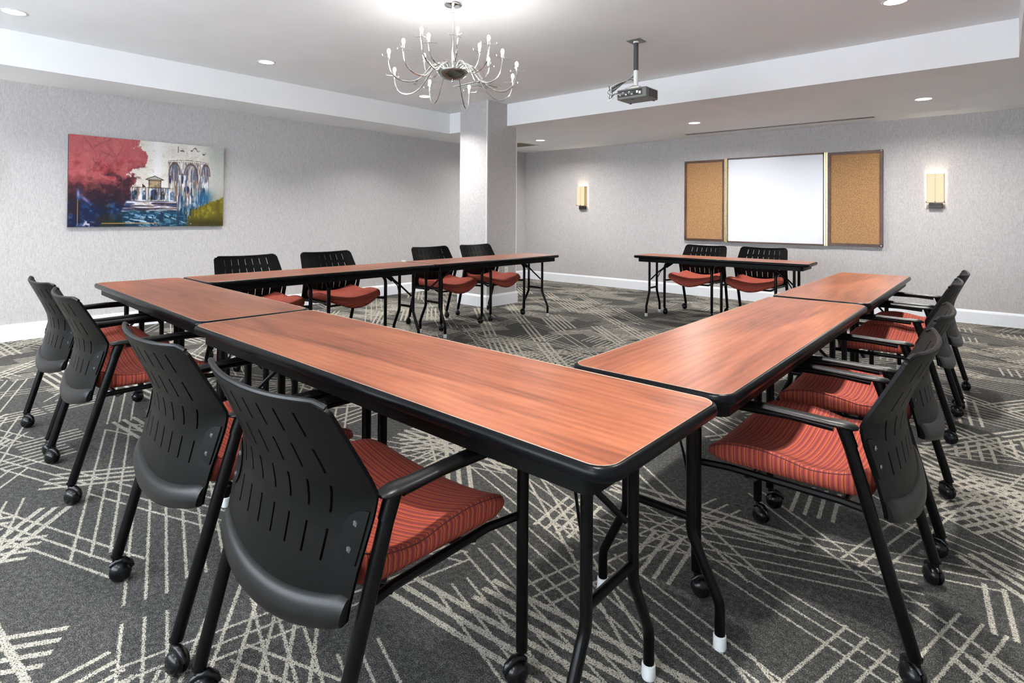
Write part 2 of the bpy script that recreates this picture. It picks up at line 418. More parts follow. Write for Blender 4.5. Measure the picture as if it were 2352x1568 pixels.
def make_table(cx, cy, L, W, rz, label, inset=0.15):
    t = empty('folding_table', (cx, cy, 0), rz)
    tag(t, label, 'table', 'cherry folding tables')
    hx, hy = L / 2, W / 2
    o = rrect(hx, hy, 0.045)
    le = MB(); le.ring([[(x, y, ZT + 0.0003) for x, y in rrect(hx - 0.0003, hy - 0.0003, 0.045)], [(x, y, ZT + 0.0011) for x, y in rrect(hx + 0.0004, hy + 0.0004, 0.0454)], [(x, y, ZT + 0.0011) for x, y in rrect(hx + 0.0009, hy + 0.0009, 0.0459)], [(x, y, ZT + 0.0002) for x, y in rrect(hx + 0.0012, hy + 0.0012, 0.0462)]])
    le.build('laminate_highlight', M['pale_edge'], t)  # thin laminate line, the edge's bright highlight put into its pale colour
    MB().prism(o, ZT - 0.022, ZT).build('tabletop', M['cherry'], t, smooth=False)
    # rounded black edge band
    def off(d, z): return [(x, y, z) for x, y in rrect(hx + d, hy + d, 0.045 + d)]
    e = MB(); e.ring([off(0.0002, ZT + 0.0006), off(0.004, ZT + 0.0004), off(0.010, ZT - 0.003), off(0.014, ZT - 0.010), off(0.0145, ZT - 0.018),
                      off(0.012, ZT - 0.027), off(0.006, ZT - 0.031), off(-0.004, ZT - 0.031), off(-0.004, ZT - 0.0225)])
    e.build('edge_band', M['black_rubber'], t)
    # steel apron
    ax, ay = hx - 0.045, hy - 0.018
    def aoff(d, z): return [(x, y, z) for x, y in rrect(ax + d, ay + d, 0.03)]
    a = MB(); a.ring([aoff(0, ZT - 0.031), aoff(0, ZT - 0.074), aoff(-0.004, ZT - 0.076), aoff(-0.012, ZT - 0.076), aoff(-0.012, ZT - 0.0225)])
    a.build('apron', M['black_apron'], t)
    for sx in (-1, 1):
        lx = sx * (hx - inset)
        for sy in (-1, 1):
            ty, fy = sy * 0.105, sy * 0.19
            pts = [(lx, ty, ZT - 0.025), (lx, ty, 0.31), (lx, ty + sy * 0.004, 0.285), (lx, ty + sy * 0.016, 0.262), (lx, fy - sy * 0.014, 0.15), (lx, fy - sy * 0.003, 0.128), (lx, fy, 0.105), (lx, fy, 0.012)]
            leg = MB().tube(pts, 0.0145, 12, side=(1, 0, 0)).build('leg', M['black_steel'], t)
            MB().lathe([(0.0001, 0.0), (0.017, 0.0), (0.0185, 0.004), (0.0178, 0.036), (0.0150, 0.038)], (lx, fy, 0), 14).build('foot_cap', M['white_cap'], leg)
            # brace from the leg up to the lock under the top
            bx = lx - sx * 0.30
            bp = [(lx - sx * 0.010, sy * 0.092, 0.44), (lx - sx * 0.050, sy * 0.060, 0.49), (lx - sx * 0.088, sy * 0.024, 0.54), (lx - sx * 0.17, sy * 0.014, 0.607), (lx - sx * 0.235, sy * 0.012, 0.648)]
            MB().tube(bp, 0.0085, 8, flat=0.45).build('brace', M['black_steel'], t)
        MB().tube([(lx, -0.105, 0.335), (lx, 0.105, 0.335)], 0.0125, 12).build('crossbar', M['black_steel'], t)
        MB().tube([(lx, -0.155, ZT - 0.035), (lx, 0.155, ZT - 0.035)], 0.011, 10).build('hinge_rod', M['black_steel'], t)
        k = MB(); k.tube([(lx - sx * 0.165, 0, 0.60), (lx - sx * 0.245, 0, 0.655)], 0.022, 4, flat=0.9)
        k.tube([(lx - sx * 0.225, 0, 0.640), (lx - sx * 0.325, 0, ZT - 0.023)], 0.02, 4, flat=0.5)
        k.build('brace_lock', M['black_steel'], t)
    return t

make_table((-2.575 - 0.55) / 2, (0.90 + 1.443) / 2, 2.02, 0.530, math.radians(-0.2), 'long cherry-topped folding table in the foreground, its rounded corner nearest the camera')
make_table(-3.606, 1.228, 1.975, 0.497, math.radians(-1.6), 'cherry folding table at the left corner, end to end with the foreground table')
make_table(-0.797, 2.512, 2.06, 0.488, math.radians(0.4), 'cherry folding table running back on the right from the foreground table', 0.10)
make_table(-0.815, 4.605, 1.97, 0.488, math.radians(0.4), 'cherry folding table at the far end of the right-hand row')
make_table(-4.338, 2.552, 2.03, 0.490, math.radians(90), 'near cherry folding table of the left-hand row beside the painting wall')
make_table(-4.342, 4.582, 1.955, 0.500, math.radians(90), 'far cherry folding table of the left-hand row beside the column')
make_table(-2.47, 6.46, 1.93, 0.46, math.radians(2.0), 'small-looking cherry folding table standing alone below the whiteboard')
for o in bpy.data.objects:
    if o.name.startswith('folding_table') and abs(abs(o.rotation_euler.z) - 0.007) < 0.002: o.rotation_euler.z += PI / 2

# ================================================================== chairs
def fe(z): return interp(z, [.34, .43, .50, .55, .60, .645, .66, .86], [-.212, -.203, -.187, -.172, -.158, -.150, -.155, -.263])
def fc(z): return interp(z, [.34, .43, .50, .58, .63, .68, .76, .86], [-.250, -.238, -.222, -.209, -.212, -.227, -.262, -.309])
def smooth_f(f, z, w=0.03): return sum(f(z + d) for d in (-w, -w / 2, 0, w / 2, w)) / 5
def hw(z): return interp(z, [.34, .43, .55, .63, .68, .75, .86], [.262, .268, .280, .289, .287, .279, .264])
def back_pt(u, z, d=0.0):
    b = 1 - abs(u) ** 2.2
    return Vector((u * smooth_f(hw, z, .012), smooth_f(fe, z, .012) + (smooth_f(fc, z) - smooth_f(fe, z, .012)) * b + d, z))

def make_backrest(parent):
    slot_u = [-0.66 + 0.22 * i for i in range(7)]; dw = 0.0115
    cols = [-1, -0.985, -0.94, -0.86, -0.77]
    for c in slot_u: cols += [c - 0.055, c - dw, c + dw, c + 0.055]
    cols += [0.77, 0.86, 0.94, 0.985, 1]
    cols = sorted(set(round(c, 5) for c in cols))
    rows_slots = [(.500, .560), (.592, .652), (.680, .738), (.766, .824)]
    zs = [.395, .405, .43, .46]
    for a, b in rows_slots: zs += [a, a + .006, (a + b) / 2 - .012, (a + b) / 2 + .012, b - .006, b]
    zs += [.838, .846, .850]
    zs = sorted(zs)
    bm = bmesh.new(); grid = {}
    for i, u in enumerate(cols):
        for j, z in enumerate(zs):
            # bottom edge sags to the middle, top edge dips a little in the middle, top corners are rounded
            s = (z - .395) / (.850 - .395)
            zb = .412 - .04 * (1 - u * u); zt = .852 - .012 * (1 - u * u)
            zc = abs(u)
            if zc > .86: zt -= .022 * ((zc - .86) / .14) ** 2
            zz = zb + (zt - zb) * s if (s < .1 or s > .97) else None
            if zz is None:
                w = min(1, max(0, (s - .1) / .15)); zl = zb + (zt - zb) * s; zz = zl * (1 - w) + w * (z + (zt - .850) * max(0, (s - .8) / .2))
            # narrow the waist of slots inwards in the lower rows
            grid[i, j] = bm.verts.new(back_pt(u, zz))
    for i in range(len(cols) - 1):
        for j in range(len(zs) - 1):
            uc = (cols[i] + cols[i + 1]) / 2; zc = (zs[j] + zs[j + 1]) / 2
            hole = any(abs(uc - c) < dw for c in slot_u) and any(a < zc < b for a, b in rows_slots)
            if hole: continue
            bm.faces.new((grid[i, j], grid[i + 1, j], grid[i + 1, j + 1], grid[i, j + 1]))
    bmesh.ops.recalc_face_normals(bm, faces=bm.faces)
    bmesh.ops.solidify(bm, geom=bm.faces[:], thickness=0.009)
    bmesh.ops.recalc_face_normals(bm, faces=bm.faces)
    for f in bm.faces: f.smooth = True
    for e in bm.edges:
        if len(e.link_faces) == 2 and e.calc_face_angle(0) > math.radians(40): e.smooth = False
    me = bpy.data.meshes.new('backrest'); bm.to_mesh(me); bm.free(); me.materials.append(M['black_plastic'])
    o = bpy.data.objects.new('backrest', me); COL.objects.link(o); o.parent = parent
    # flared lip along the bottom
    lip = MB(); sec = [(0.001, .052), (-.007, .050), (-.013, .044), (-.0175, .032), (-.0205, .016), (-.0215, .002), (-.018, -.008), (-.010, -.011), (0.006, -.006)]
    loops = []; N = 28
    for i in range(N + 1):
        u = -1 + 2 * i / N; zb = .412 - .04 * (1 - u * u); k = min(1, (1 - abs(u)) / .02 * .15 + .85)
        loops.append([tuple(back_pt(u * .995, zb + dz * k + .002, -.004 + dy * k)) for dy, dz in sec])
    nsec = len(sec); vs = [p for l in loops for p in l]; fs = []
    for i in range(N):
        for j in range(nsec):
            a, b = i * nsec + j, i * nsec + (j + 1) % nsec
            fs.append((a, b, b + nsec, a + nsec))
    fs += [tuple(range(nsec)), tuple(range(N * nsec, (N + 1) * nsec))]
    lip.add(vs, fs); lip.build('lower_lip', M['smooth_plastic'], o)
    # raised rim along the top edge
    rim = MB(); pts = []
    for i in range(25):
        u = -.97 + 1.94 * i / 24; zt = .852 - .012 * (1 - u * u)
        if abs(u) > .86: zt -= .022 * ((abs(u) - .86) / .14) ** 2
        pts.append(back_pt(u, zt - .001, -.002))
    rim.tube(pts, 0.0065, 8); rim.build('top_rim', M['smooth_plastic'], o)
    # brackets that bolt the shell to the rear legs
    for s in (-1, 1):
        mb = MB(); zc, rad = .565, .050; n = 14; A = []; B = []
        rim_pts = []
        for i in range(n + 1):
            a = PI / 2 + PI * i / n
            rim_pts.append((0.965 + math.cos(a) * rad * 0.95 / .28, zc + math.sin(a) * rad))
        rim_pts += [(0.965 + .02, zc - rad), (0.965 + .02, zc + rad)]
        A = [tuple(back_pt(s * u, z, -.004)) for u, z in rim_pts]; B = [tuple(back_pt(s * u, z, -.013)) for u, z in rim_pts]
        k = len(A); mb.add(A + B, [tuple(range(k)), tuple(range(k, 2 * k))] + [(i, (i + 1) % k, k + (i + 1) % k, k + i) for i in range(k)])
        br = mb.build('bracket', M['black_plastic'], o)
        for z in (.588, .540):
            c = back_pt(s * .90, z, -.0135)
            MB().lathe([(.0001, -.0025), (.003, -.0025), (.0035, -.001), (.0062, -.001), (.0066, .002)], c, 12, 'y').build('bolt', M['charcoal'], br)
    return o

def seat_pt(u, v):
    w = .262 + .018 * v
    if v < .14: w -= .040 * ((.14 - v) / .14) ** 2
    if v > .88: w -= .03 * ((v - .88) / .12) ** 2
    yr, yf = -.170, .268 + .030 * (1 - u * u)
    y = yr + (yf - yr) * v
    zt = .452 + .040 * abs(u) ** 2 + .030 * max(0, (.35 - v) / .35) ** 2 + .020 * math.sin(PI * min(1, max(0, (v - .35) / .65))) * (0.4 + .6 * abs(u))
    if v > .86: zt -= .018 * ((v - .86) / .14) ** 2
    fr = max(0, (v - .55) / .45)
    zb = .436 + .006 * abs(u) - (.012 + .062 * fr ** 1.5) * (1 - u * u)
    return u * w, y, zt, min(zb, zt - .036)

def make_seat(parent):
    NU, NV = 18, 22
    bm = bmesh.new(); uvl = bm.loops.layers.uv.new('UVMap')
    # outline of (u,v) around the pad
    def V(p): return bm.verts.new(p)
    top = {}; bot = {}
    for i in range(NU + 1):
        for j in range(NV + 1):
            u = -1 + 2 * i / NU; v = j / NV
            x, y, zt, zb = seat_pt(u, v)
            top[i, j] = V((x * .985, y, zt)); bot[i, j] = V((x * .96, y - .01 * (v > .99), zb))
    ring = [(i, 0) for i in range(NU)] + [(NU, j) for j in range(NV)] + [(i, NV) for i in range(NU, 0, -1)] + [(0, j) for j in range(NV, 0, -1)]
    mids = {}
    for (i, j) in ring:
        u = -1 + 2 * i / NU; v = j / NV; x, y, zt, zb = seat_pt(u, v)
        ox = (1 if i == NU else -1 if i == 0 else 0); oy = (1 if j == NV else -1 if j == 0 else 0)
        h = zt - zb
        mids[i, j] = [V((x * (.985 if ox == 0 else 1) + ox * .004, y + oy * .006, zt - .014)), V((x * .99 + ox * .004, y + oy * .006, zb + h * .3)), ]
    def face(vs, drop):
        f = bm.faces.new(vs); f.smooth = True
        for l, d in zip(f.loops, drop): l[uvl].uv = (l.vert.co.x, l.vert.co.y + d)
    for i in range(NU):
        for j in range(NV):
            face((top[i, j], top[i + 1, j], top[i + 1, j + 1], top[i, j + 1]), (0,) * 4)
            face((bot[i, j], bot[i, j + 1], bot[i + 1, j + 1], bot[i + 1, j]), (0,) * 4)
    n = len(ring)
    for k in range(n):
        a, b = ring[k], ring[(k + 1) % n]
        front = 1.0 if (a[1] == NV and b[1] == NV) else 0.0
        A = [top[a]] + mids[a] + [bot[a]]; B = [top[b]] + mids[b] + [bot[b]]
        for q in range(3):
            d = [front * (A[0].co.z - A[q].co.z), front * (A[0].co.z - A[q + 1].co.z), front * (B[0].co.z - B[q + 1].co.z), front * (B[0].co.z - B[q].co.z)]
            face((A[q], A[q + 1], B[q + 1], B[q]), d)
    bmesh.ops.recalc_face_normals(bm, faces=bm.faces)
    me = bpy.data.meshes.new('seat'); bm.to_mesh(me); bm.free(); me.materials.append(M['fabric'])
    o = bpy.data.objects.new('seat', me); COL.objects.link(o); o.parent = parent
    pts = []
    for (i, j) in ring[NU:]:
        x, y, zt, zb = seat_pt(-1 + 2 * i / NU, j / NV)
        ox = (1 if i == NU else -1 if i == 0 else 0); oy = (1 if j == NV else 0)
        pts.append((x * .99 + ox * .002, y + oy * .003, zt - .005))
    MB().tube(pts, 0.0016, 5).build('piping', M['piping'], o)
    return o

def make_chair():
    t = empty('conference_chair')
    make_seat(t); make_backrest(t)
    # seat frame below the pad
    fr = MB()
    for s in (-1, 1):
        fr.tube([(s * .285, .290, .425), (s * .262, .20, .424), (s * .262, -.10, .424), (s * .274, -.172, .424)], 0.011, 8)
    fr.tube([(-.262, .15, .418), (-.20, .15, .385), (.20, .15, .385), (.262, .15, .418)], 0.010, 8)
    fr.tube([(-.262, -.10, .418), (-.20, -.10, .395), (.20, -.10, .395), (.262, -.10, .418)], 0.010, 8)
    fr.build('seat_frame', M['black_steel'], t)
    for s in (-1, 1):
        # front leg bends back into the arm
        pts = [(s * .298, .295, .082), (s * .298, .295, .555), (s * .298, .290, .588), (s * .298, .275, .612), (s * .297, .250, .627), (s * .295, .20, .632), (s * .290, .02, .634), (s * .287, -.09, .628)]
        MB().tube(pts, [.0158] * 2 + [.015] * 3 + [.012, .010, .010], 14, side=(1, 0, 0)).build('leg', M['black_steel'], t)
        # rear leg
        MB().tube([(s * .2722, -.2722, .079), (s * .287, -.118, .628)], 0.0165, 14, side=(1, 0, 0)).build('leg', M['black_steel'], t)
        # cap at the top of the rear leg
        MB().tube([(s * .2855, -.1315, .585), (s * .2875, -.112, .642)], [.0178, .0185], 14, side=(1, 0, 0)).build('leg_cap', M['black_plastic'], t)
        # arm pad
        ap = [(s * .288, -.150, .640), (s * .288, -.140, .641), (s * .288, -.115, .643), (s * .289, -.07, .643), (s * .291, 0.0, .645), (s * .294, .10, .648), (s * .296, .19, .645), (s * .297, .235, .640)]
        MB().tube(ap, [.010, .021, .026, .0235, .0225, .0215, .0195, .015], 14, flat=0.40, side=(1, 0, 0)).build('arm_pad', M['smooth_plastic'], t)
    # casters
    k = 0
    for (x, y) in ((-.298, .295), (.298, .295), (-.272, -.278), (.272, -.278)):
        c = MB(); c.lathe([(.006, .045), (.006, .066), (.010, .068), (.010, .074)], (0, 0, 0), 10)
        c.tube([(0, .010, .044), (0, -.004, .055), (0, -.020, .056), (0, -.036, .046), (0, -.042, .034)], [.006, .009, .010, .009, .006], 10)
        c.tube([(-.006, -.014, .030), (.006, -.014, .030)], 0.012, 10)
        co = c.build('caster', M['caster'], t)
        co.location = (x, y, 0); co.scale = (1.18, 1.18, 1.18); co.rotation_euler = (0, 0, (0.5, -0.35, 2.6, 2.2)[k])
        for sx in (-1, 1):
            pr = [(.0001, .0225), (.012, .0215), (.021, .017), (.0262, .010), (.0268, .004), (.0262, .002), (.0001, .002)]
            w = MB().lathe([(r, sx * h) for r, h in pr], (0, -.014, .0270), 18, 'x').build('wheel', M['caster'], co)
        k += 1
    return t

proto = make_chair()
CT = child_table()
chairs = [
    # x, y, facing angle, label
    (-1.236, 0.828, 0.8, 'black slotted-back armchair nearest the camera, seen from behind at the foreground table'),
    (-1.921, 0.820, 0.0, 'black slotted-back armchair seen from behind, just left of the one nearest the camera'),
    (-3.180, 0.850, -2.5, 'second armchair from the left in the near row, at the left corner table'),
    (-3.876, 0.872, 1.0, 'leftmost armchair of the near row, closest to the white baseboard under the painting'),
    (-4.705, 2.165, -90.0, 'armchair left of all others facing us, its seat mostly hidden behind the left corner table'),
    (-4.705, 2.930, -90.0, 'second armchair from the left behind the left-hand row of tables'),
    (-4.705, 4.240, -91.0, 'third armchair from the left behind the left-hand row, just in front of the column'),
    (-4.712, 4.985, -90.0, 'armchair in front of the column at the far end of the left-hand row'),
    (-2.880, 6.820, 180.0, 'left armchair of the two facing us at the table below the whiteboard'),
    (-2.175, 6.830, 180.0, 'right armchair of the two facing us at the table below the whiteboard'),
    (-0.444, 2.045, 90.0, 'large armchair at the right front, nearest seat of the right-hand row'),
    (-0.446, 2.790, 91.0, 'second armchair from the front in the right-hand row'),
    (-0.478, 4.102, 90.0, 'third armchair from the front in the right-hand row'),
    (-0.475, 4.815, 90.0, 'farthest armchair of the right-hand row, next to the back wall baseboard'),
]
for i, (x, y, a, lab) in enumerate(chairs):
    c = proto if i == 0 else copy_tree(proto, None, CT)
    c.location = (x, y, 0); c.rotation_euler = (0, 0, math.radians(a))
    tag(c, lab, 'chair', 'conference chairs around the tables')
    if i:
        for ch in c.children:
            if ch.name.startswith('caster'): ch.rotation_euler.z += random.uniform(-0.5, 0.5)

# ================================================================== painting
def paint_canvas():
    W, H = 400, 250
    rng = np.random.default_rng(3)
    def vnoise(nx, ny, seed):
        r = np.random.default_rng(seed).random((ny + 2, nx + 2))
        X = np.linspace(0, nx, W); Y = np.linspace(0, ny, H)
        xi = X.astype(int); yi = Y.astype(int); fx = X - xi; fy = Y - yi
        fx = fx * fx * (3 - 2 * fx); fy = (fy * fy * (3 - 2 * fy))[:, None]
        g = lambda a, b: r[np.ix_(yi + a, xi + b)]
        return (g(0, 0) * (1 - fx) + g(0, 1) * fx) * (1 - fy) + (g(1, 0) * (1 - fx) + g(1, 1) * fx) * fy
    def fb(nx, ny, seed): return vnoise(nx, ny, seed) * .42 + vnoise(nx * 2, ny * 2, seed + 1) * .27 + vnoise(nx * 4, ny * 4, seed + 2) * .19 + vnoise(nx * 8, ny * 8, seed + 3) * .12
    u, v = np.meshgrid(np.linspace(0, 1, W), np.linspace(0, 1, H))
    img = np.zeros((H, W, 3)); img[:] = (226, 221, 213)
    def lay(mask, col):
        nonlocal img
        mk = np.clip(mask, 0, 1)[..., None]; img = img * (1 - mk) + np.array(col, float) * mk
    def sm(x, a, b): t = np.clip((x - a) / (b - a), 0, 1); return t * t * (3 - 2 * t)
    n1, n2, n3, n4 = fb(5, 3, 10), fb(9, 6, 120), fb(30, 18, 230), fb(16, 10, 340)
    st = vnoise(130, 5, 40); st2 = vnoise(90, 8, 43); st3 = vnoise(170, 12, 47); sh = vnoise(7, 80, 50)
    lay(sm(n4, .52, .7) * .5, (240, 238, 236)); lay(np.exp(-((u - .53) / .05) ** 2) * .7, (245, 245, 246)); lay(sm(n3, .56, .72) * .35, (196, 182, 160))
    lay(sm(u, .80, .95) * .8, (178, 182, 176)); lay(sm(v, .45, .8) * sm(u, .78, .9) * .6, (150, 144, 112))
    # red field
    edge = .445 + (n4 - .5) * .20 - .075 * sm(v, .26, .34)
    lay(sm(edge - u, 0, .014) * sm(.85 - v, 0, .1), (146, 78, 82))
    red = sm(edge - u, 0, .012) * sm(.60 + (n2 - .5) * .5 - v, 0, .16)
    lay(red, (190, 106, 110)); lay(red * sm(n2, .44, .62) * sm(v, .08, .4), (160, 62, 70)); lay(red * sm(n3, .52, .72) * .45, (206, 128, 122)); lay(red * sm(st3, .72, .95) * .3, (120, 76, 88)); lay(red * sm(u, .18, .3) * sm(v, .2, .5) * sm(n4, .42, .6) * .55, (128, 66, 74))
    # dark mass at lower left: maroon over blue
    dk = sm(v - .44 + (n4 - .5) * .42 + (u - .18) * .35, 0, .12) * sm(.455 + (n3 - .5) * .10 - u - .06 * sm(v, .3, .5), 0, .04)
    lay(dk, (74, 42, 56)); lay(dk * sm(n3, .50, .66) * .65, (132, 84, 78)); lay(dk * sm(n2, .5, .62) * .7, (46, 30, 50)); lay(dk * sm(n4, .56, .68) * .4, (100, 62, 66)); lay(dk * sm(st2, .7, .9) * .3, (30, 26, 44))
    bl = sm(v - .66 + (n4 - .5) * .36, 0, .12) * sm(.80 - u, 0, .25)
    lay(bl, (24, 38, 72)); lay(bl * sm(n3, .50, .66) * .75, (28, 76, 118)); lay(bl * sm(n2, .52, .64) * .65, (58, 34, 38)); lay(bl * sm(n4, .58, .70) * .5, (84, 120, 160))
    lay(sm(v, .74, .96) * sm(n2, .40, .56) * sm(u, .12, .3) * sm(.82 - u, 0, .1) * .85, (16, 50, 54)); lay(sm(v, .80, .96) * sm(u, .17, .2) * sm(.33 - u, 0, .08) * .5, (66, 52, 38))
    lay(sm(.165 - u, 0, .05) * sm(u, .06, .10) * sm(v, .84, 1.0) * sm(n3, .42, .58), (206, 196, 206))
    lay(np.exp(-((u - .055) / .007) ** 2 - ((v - .64) / .045) ** 2) + .8 * np.exp(-((u - .085 - (v - .68) * .5) / .014) ** 2 - ((v - .70) / .04) ** 2), (136, 144, 196))
    # arcade streaks
    ar = sm(u, .592, .612) * sm(.895 - u, 0, .02) * sm(v, .215, .24) * sm(1.02 + (st - .5) * .5 - v, 0, .3)
    lay(ar * .7, (190, 178, 168)); lay(ar * sm(st, .48, .62) * .8, (112, 88, 80)); lay(ar * sm(st2, .52, .66) * .75, (98, 126, 162)); lay(ar * sm(st3, .60, .74) * .9, (242, 242, 246)); lay(ar * sm(vnoise(150, 9, 75), .66, .8) * .9, (44, 50, 84)); lay(ar * sm(n3, .55, .68) * .5, (160, 136, 120))
    for cx, wd in ((.645, .036), (.757, .042), (.866, .030)):
        r = np.sqrt(((u - cx) / wd) ** 2 + ((v - .36) / .12) ** 2)
        lay(np.exp(-((r - 1) / .16) ** 2) * (v < .38) * .85, (98, 78, 72)); lay(np.exp(-((r - 1.25) / .08) ** 2) * (v < .36) * .6, (232, 226, 220))
        lay((r < .9) * (v < .52) * sm(st, .30, .5) * .55, (104, 124, 160)); lay((r < .8) * (v < .5) * sm(st3, .5, .7) * .6, (96, 74, 74))
    lay(sm(v, .52, .8) * sm(u, .66, .70) * sm(.96 - u, 0, .12) * sm(n4, .36, .54) * .8, (26, 84, 124)); lay(np.exp(-((u - .85) / .06) ** 2 - ((v - .64) / .09) ** 2) * .8, (34, 96, 138))
    lay(sm(v, .70, .92) * sm(u, .64, .70) * (.65 + .5 * n2), (18, 48, 62)); lay(sm(v, .5, .9) * sm(u, .6, .64) * sm(.9 - u, 0, .1) * sm(st3, .62, .78) * .7, (214, 220, 228))
    # olive wedge at lower right
    ol = sm((u - 1.0) + .26 * np.clip((v - .62) / .2, 0, 1) + (n3 - .5) * .10, 0, .02) * sm(v, .60, .68)
    lay(ol, (120, 114, 44)); lay(ol * sm(n3, .50, .64) * .6, (168, 154, 62)); lay(ol * sm(v, .84, .97) * .75, (56, 56, 30)); lay(ol * sm(st2, .6, .8) * .4, (84, 76, 36))
    # steps and water strokes
    sp = sm(u - .33 + (v - .69) * .25, 0, .02) * sm(.67 - u, 0, .02) * sm(v, .695, .705) * sm(.84 - v, 0, .02)
    lay(sp * .85, (70, 58, 68)); lay(sp * sm(sh, .46, .58) * .9, (228, 226, 230)); lay(sp * sm(vnoise(9, 64, 80), .55, .7) * .8, (40, 58, 104)); lay(sp * sm(n3, .52, .66) * .5, (150, 126, 120))
    wt = sm(u, .29, .36) * sm(.76 - u, 0, .08) * sm(v, .79, .84)
    lay(wt * .8, (18, 64, 88)); lay(wt * sm(n3, .5, .65) * .5, (60, 120, 150))
    for k in range(60):
        a = rng.uniform(.30, .60); b = rng.uniform(.80, 1.02); sl = rng.uniform(-.3, .75); cu = rng.uniform(-.6, 1.2); ln = rng.uniform(.05, .24); wd = rng.uniform(.0025, .006)
        d = v - (b + sl * (u - a) + cu * (u - a) ** 2)
        lay(np.exp(-(d / wd) ** 2) * sm(u, a - .01, a + .01) * sm(a + ln - u, 0, .05) * sm(n3, .36, .52) * rng.uniform(.4, .95), (206, 222, 232) if k % 3 else (84, 140, 176))
    # little temple, loosely drawn
    bd = sm(u, .36, .37) * sm(.665 - u, 0, .04) * (v > .54) * (v < .70)
    lay(bd * .8, (186, 184, 184)); lay(bd * sm(n3, .46, .60) * .8, (108, 138, 176)); lay(bd * sm(st, .52, .70) * .75, (112, 90, 76)); lay(bd * sm(st3, .62, .75) * .8, (240, 240, 242)); lay(bd * sm(n4, .55, .66) * .5, (168, 150, 112))
    for cx, wd, top in ((.385, .017, .58), (.445, .012, .58), (.507, .022, .565), (.567, .012, .58), (.63, .014, .58)):
        a = (np.abs(u - cx) < wd) * (v > top + .03) * (v < .69) + ((((u - cx) / wd) ** 2 + ((v - top - .03) / .03) ** 2) < 1)
        lay((a > 0) * sm(n3, .34, .5) * .9, (46, 42, 52)); lay((a > 0) * sm(st3, .5, .7) * .7, (80, 112, 156))
    tb = (u > .474) * (u < .553) * (v > .448) * (v < .54)
    lay(tb * .95, (176, 156, 124)); lay(tb * sm(n3, .46, .62) * .6, (116, 92, 72)); lay(tb * sm(st3, .6, .8) * .4, (208, 196, 172))
    lay((v > .408 + np.abs(u - .512) * .75) * (v < .452) * (np.abs(u - .512) < .058), (176, 172, 160))
    for (yy, hwid, col) in ((.452, .06, (64, 56, 52)), (.462, .045, (100, 86, 74))): lay((np.abs(v - yy) < .004) * (np.abs(u - .512) < hwid), col)
    lay((np.abs(v - .405 - np.abs(u - .512) * .75) < .005) * (np.abs(u - .512) < .06), (56, 50, 48))
    lay((np.abs(v - .543) < .004) * (u > .365) * (u < .64) * sm(n3, .38, .5), (72, 56, 46)); lay((np.abs(u - .475) < .002) * (v > .45) * (v < .69), (52, 44, 40)); lay((np.abs(u - .553) < .002) * (v > .45) * (v < .69), (52, 44, 40))
    lay((u > .432) * (u < .432 + .022 * sm(v, .49, .54)) * (v > .49) * (v < .545), (72, 60, 58))
    # thin drawn lines
    lay((np.abs(v - .215 + .02 * np.sin((u - .6) * 11)) < .003) * (u > .6) * (u < .885), (96, 84, 76)); lay((np.abs(v - .235 + .02 * np.sin((u - .6) * 11)) < .006) * (u > .6) * (u < .885) * (np.sin(u * 420) > .2) * .7, (110, 90, 84))
    lay(np.exp(-(((v - .075 - .025 * np.sin(u * 46) - .012 * np.sin(u * 150)) / .007) ** 2)) * (u > .67) * (u < .86) * sm(n3, .46, .56), (52, 46, 46)); lay((np.abs(u - .668) < .003) * (v > .03) * (v < .11) * .8, (52, 46, 46))
    for k in range(10):
        a, b = rng.uniform(.10, .34), rng.uniform(.05, .4); sl = rng.uniform(-4, 4); ln = rng.uniform(.02, .06)
        lay(np.exp(-(((v - b) - sl * (u - a)) / .012) ** 2) * (np.abs(u - a) < ln) * .28, (96, 60, 76))
    lay((np.abs(v - .962) < .0035) * (u > .19) * (u < .54), (176, 142, 80)); lay((np.abs(u - .052) < .0018) * (v > .70) * (v < .985), (180, 152, 124))
    img += (rng.random((H, W, 1)) - .5) * 22
    return np.clip((img - 110) * 1.05 + 92, 0, 255) / 255.0

pt = empty('canvas_painting', (XL + 0.001, 2.03, 1.53)); tag(pt, 'abstract red, white and blue canvas of a temple and water on the left wall', 'painting')
MB().box(0.001, 0.034, -0.737, 0.737, -0.463, 0.463).build('canvas_body', M['charcoal'], pt, smooth=False, bevel=0.002)
img = paint_canvas(); H_, W_ = img.shape[:2]
vs = [(0.0352, -0.737 + 1.474 * i / (W_ - 1), 0.463 - 0.926 * j / (H_ - 1)) for j in range(H_) for i in range(W_)]
fs = [(j * W_ + i, (j + 1) * W_ + i, (j + 1) * W_ + i + 1, j * W_ + i + 1) for j in range(H_ - 1) for i in range(W_ - 1)]
me = bpy.data.meshes.new('painted_face'); me.from_pydata(vs, [], fs)
ca = me.color_attributes.new('paint', 'FLOAT_COLOR', 'POINT')
linimg = np.where(img <= .04045, img / 12.92, ((img + .055) / 1.055) ** 2.4)
ca.data.foreach_set('color', np.concatenate([linimg, np.ones((H_, W_, 1))], 2).astype(np.float32).ravel())
t = NT('canvas_paint'); t.set(0.45, 0, 0.4)
vc = t.n('ShaderNodeVertexColor'); vc.layer_name = 'paint'; t.base(vc.outputs[0]); t.bump(t.noise(t.coord(), 90, 3), 0.15, 0.002)
me.materials.append(t.m)
pf = bpy.data.objects.new('painted_face', me); COL.objects.link(pf); pf.parent = pt

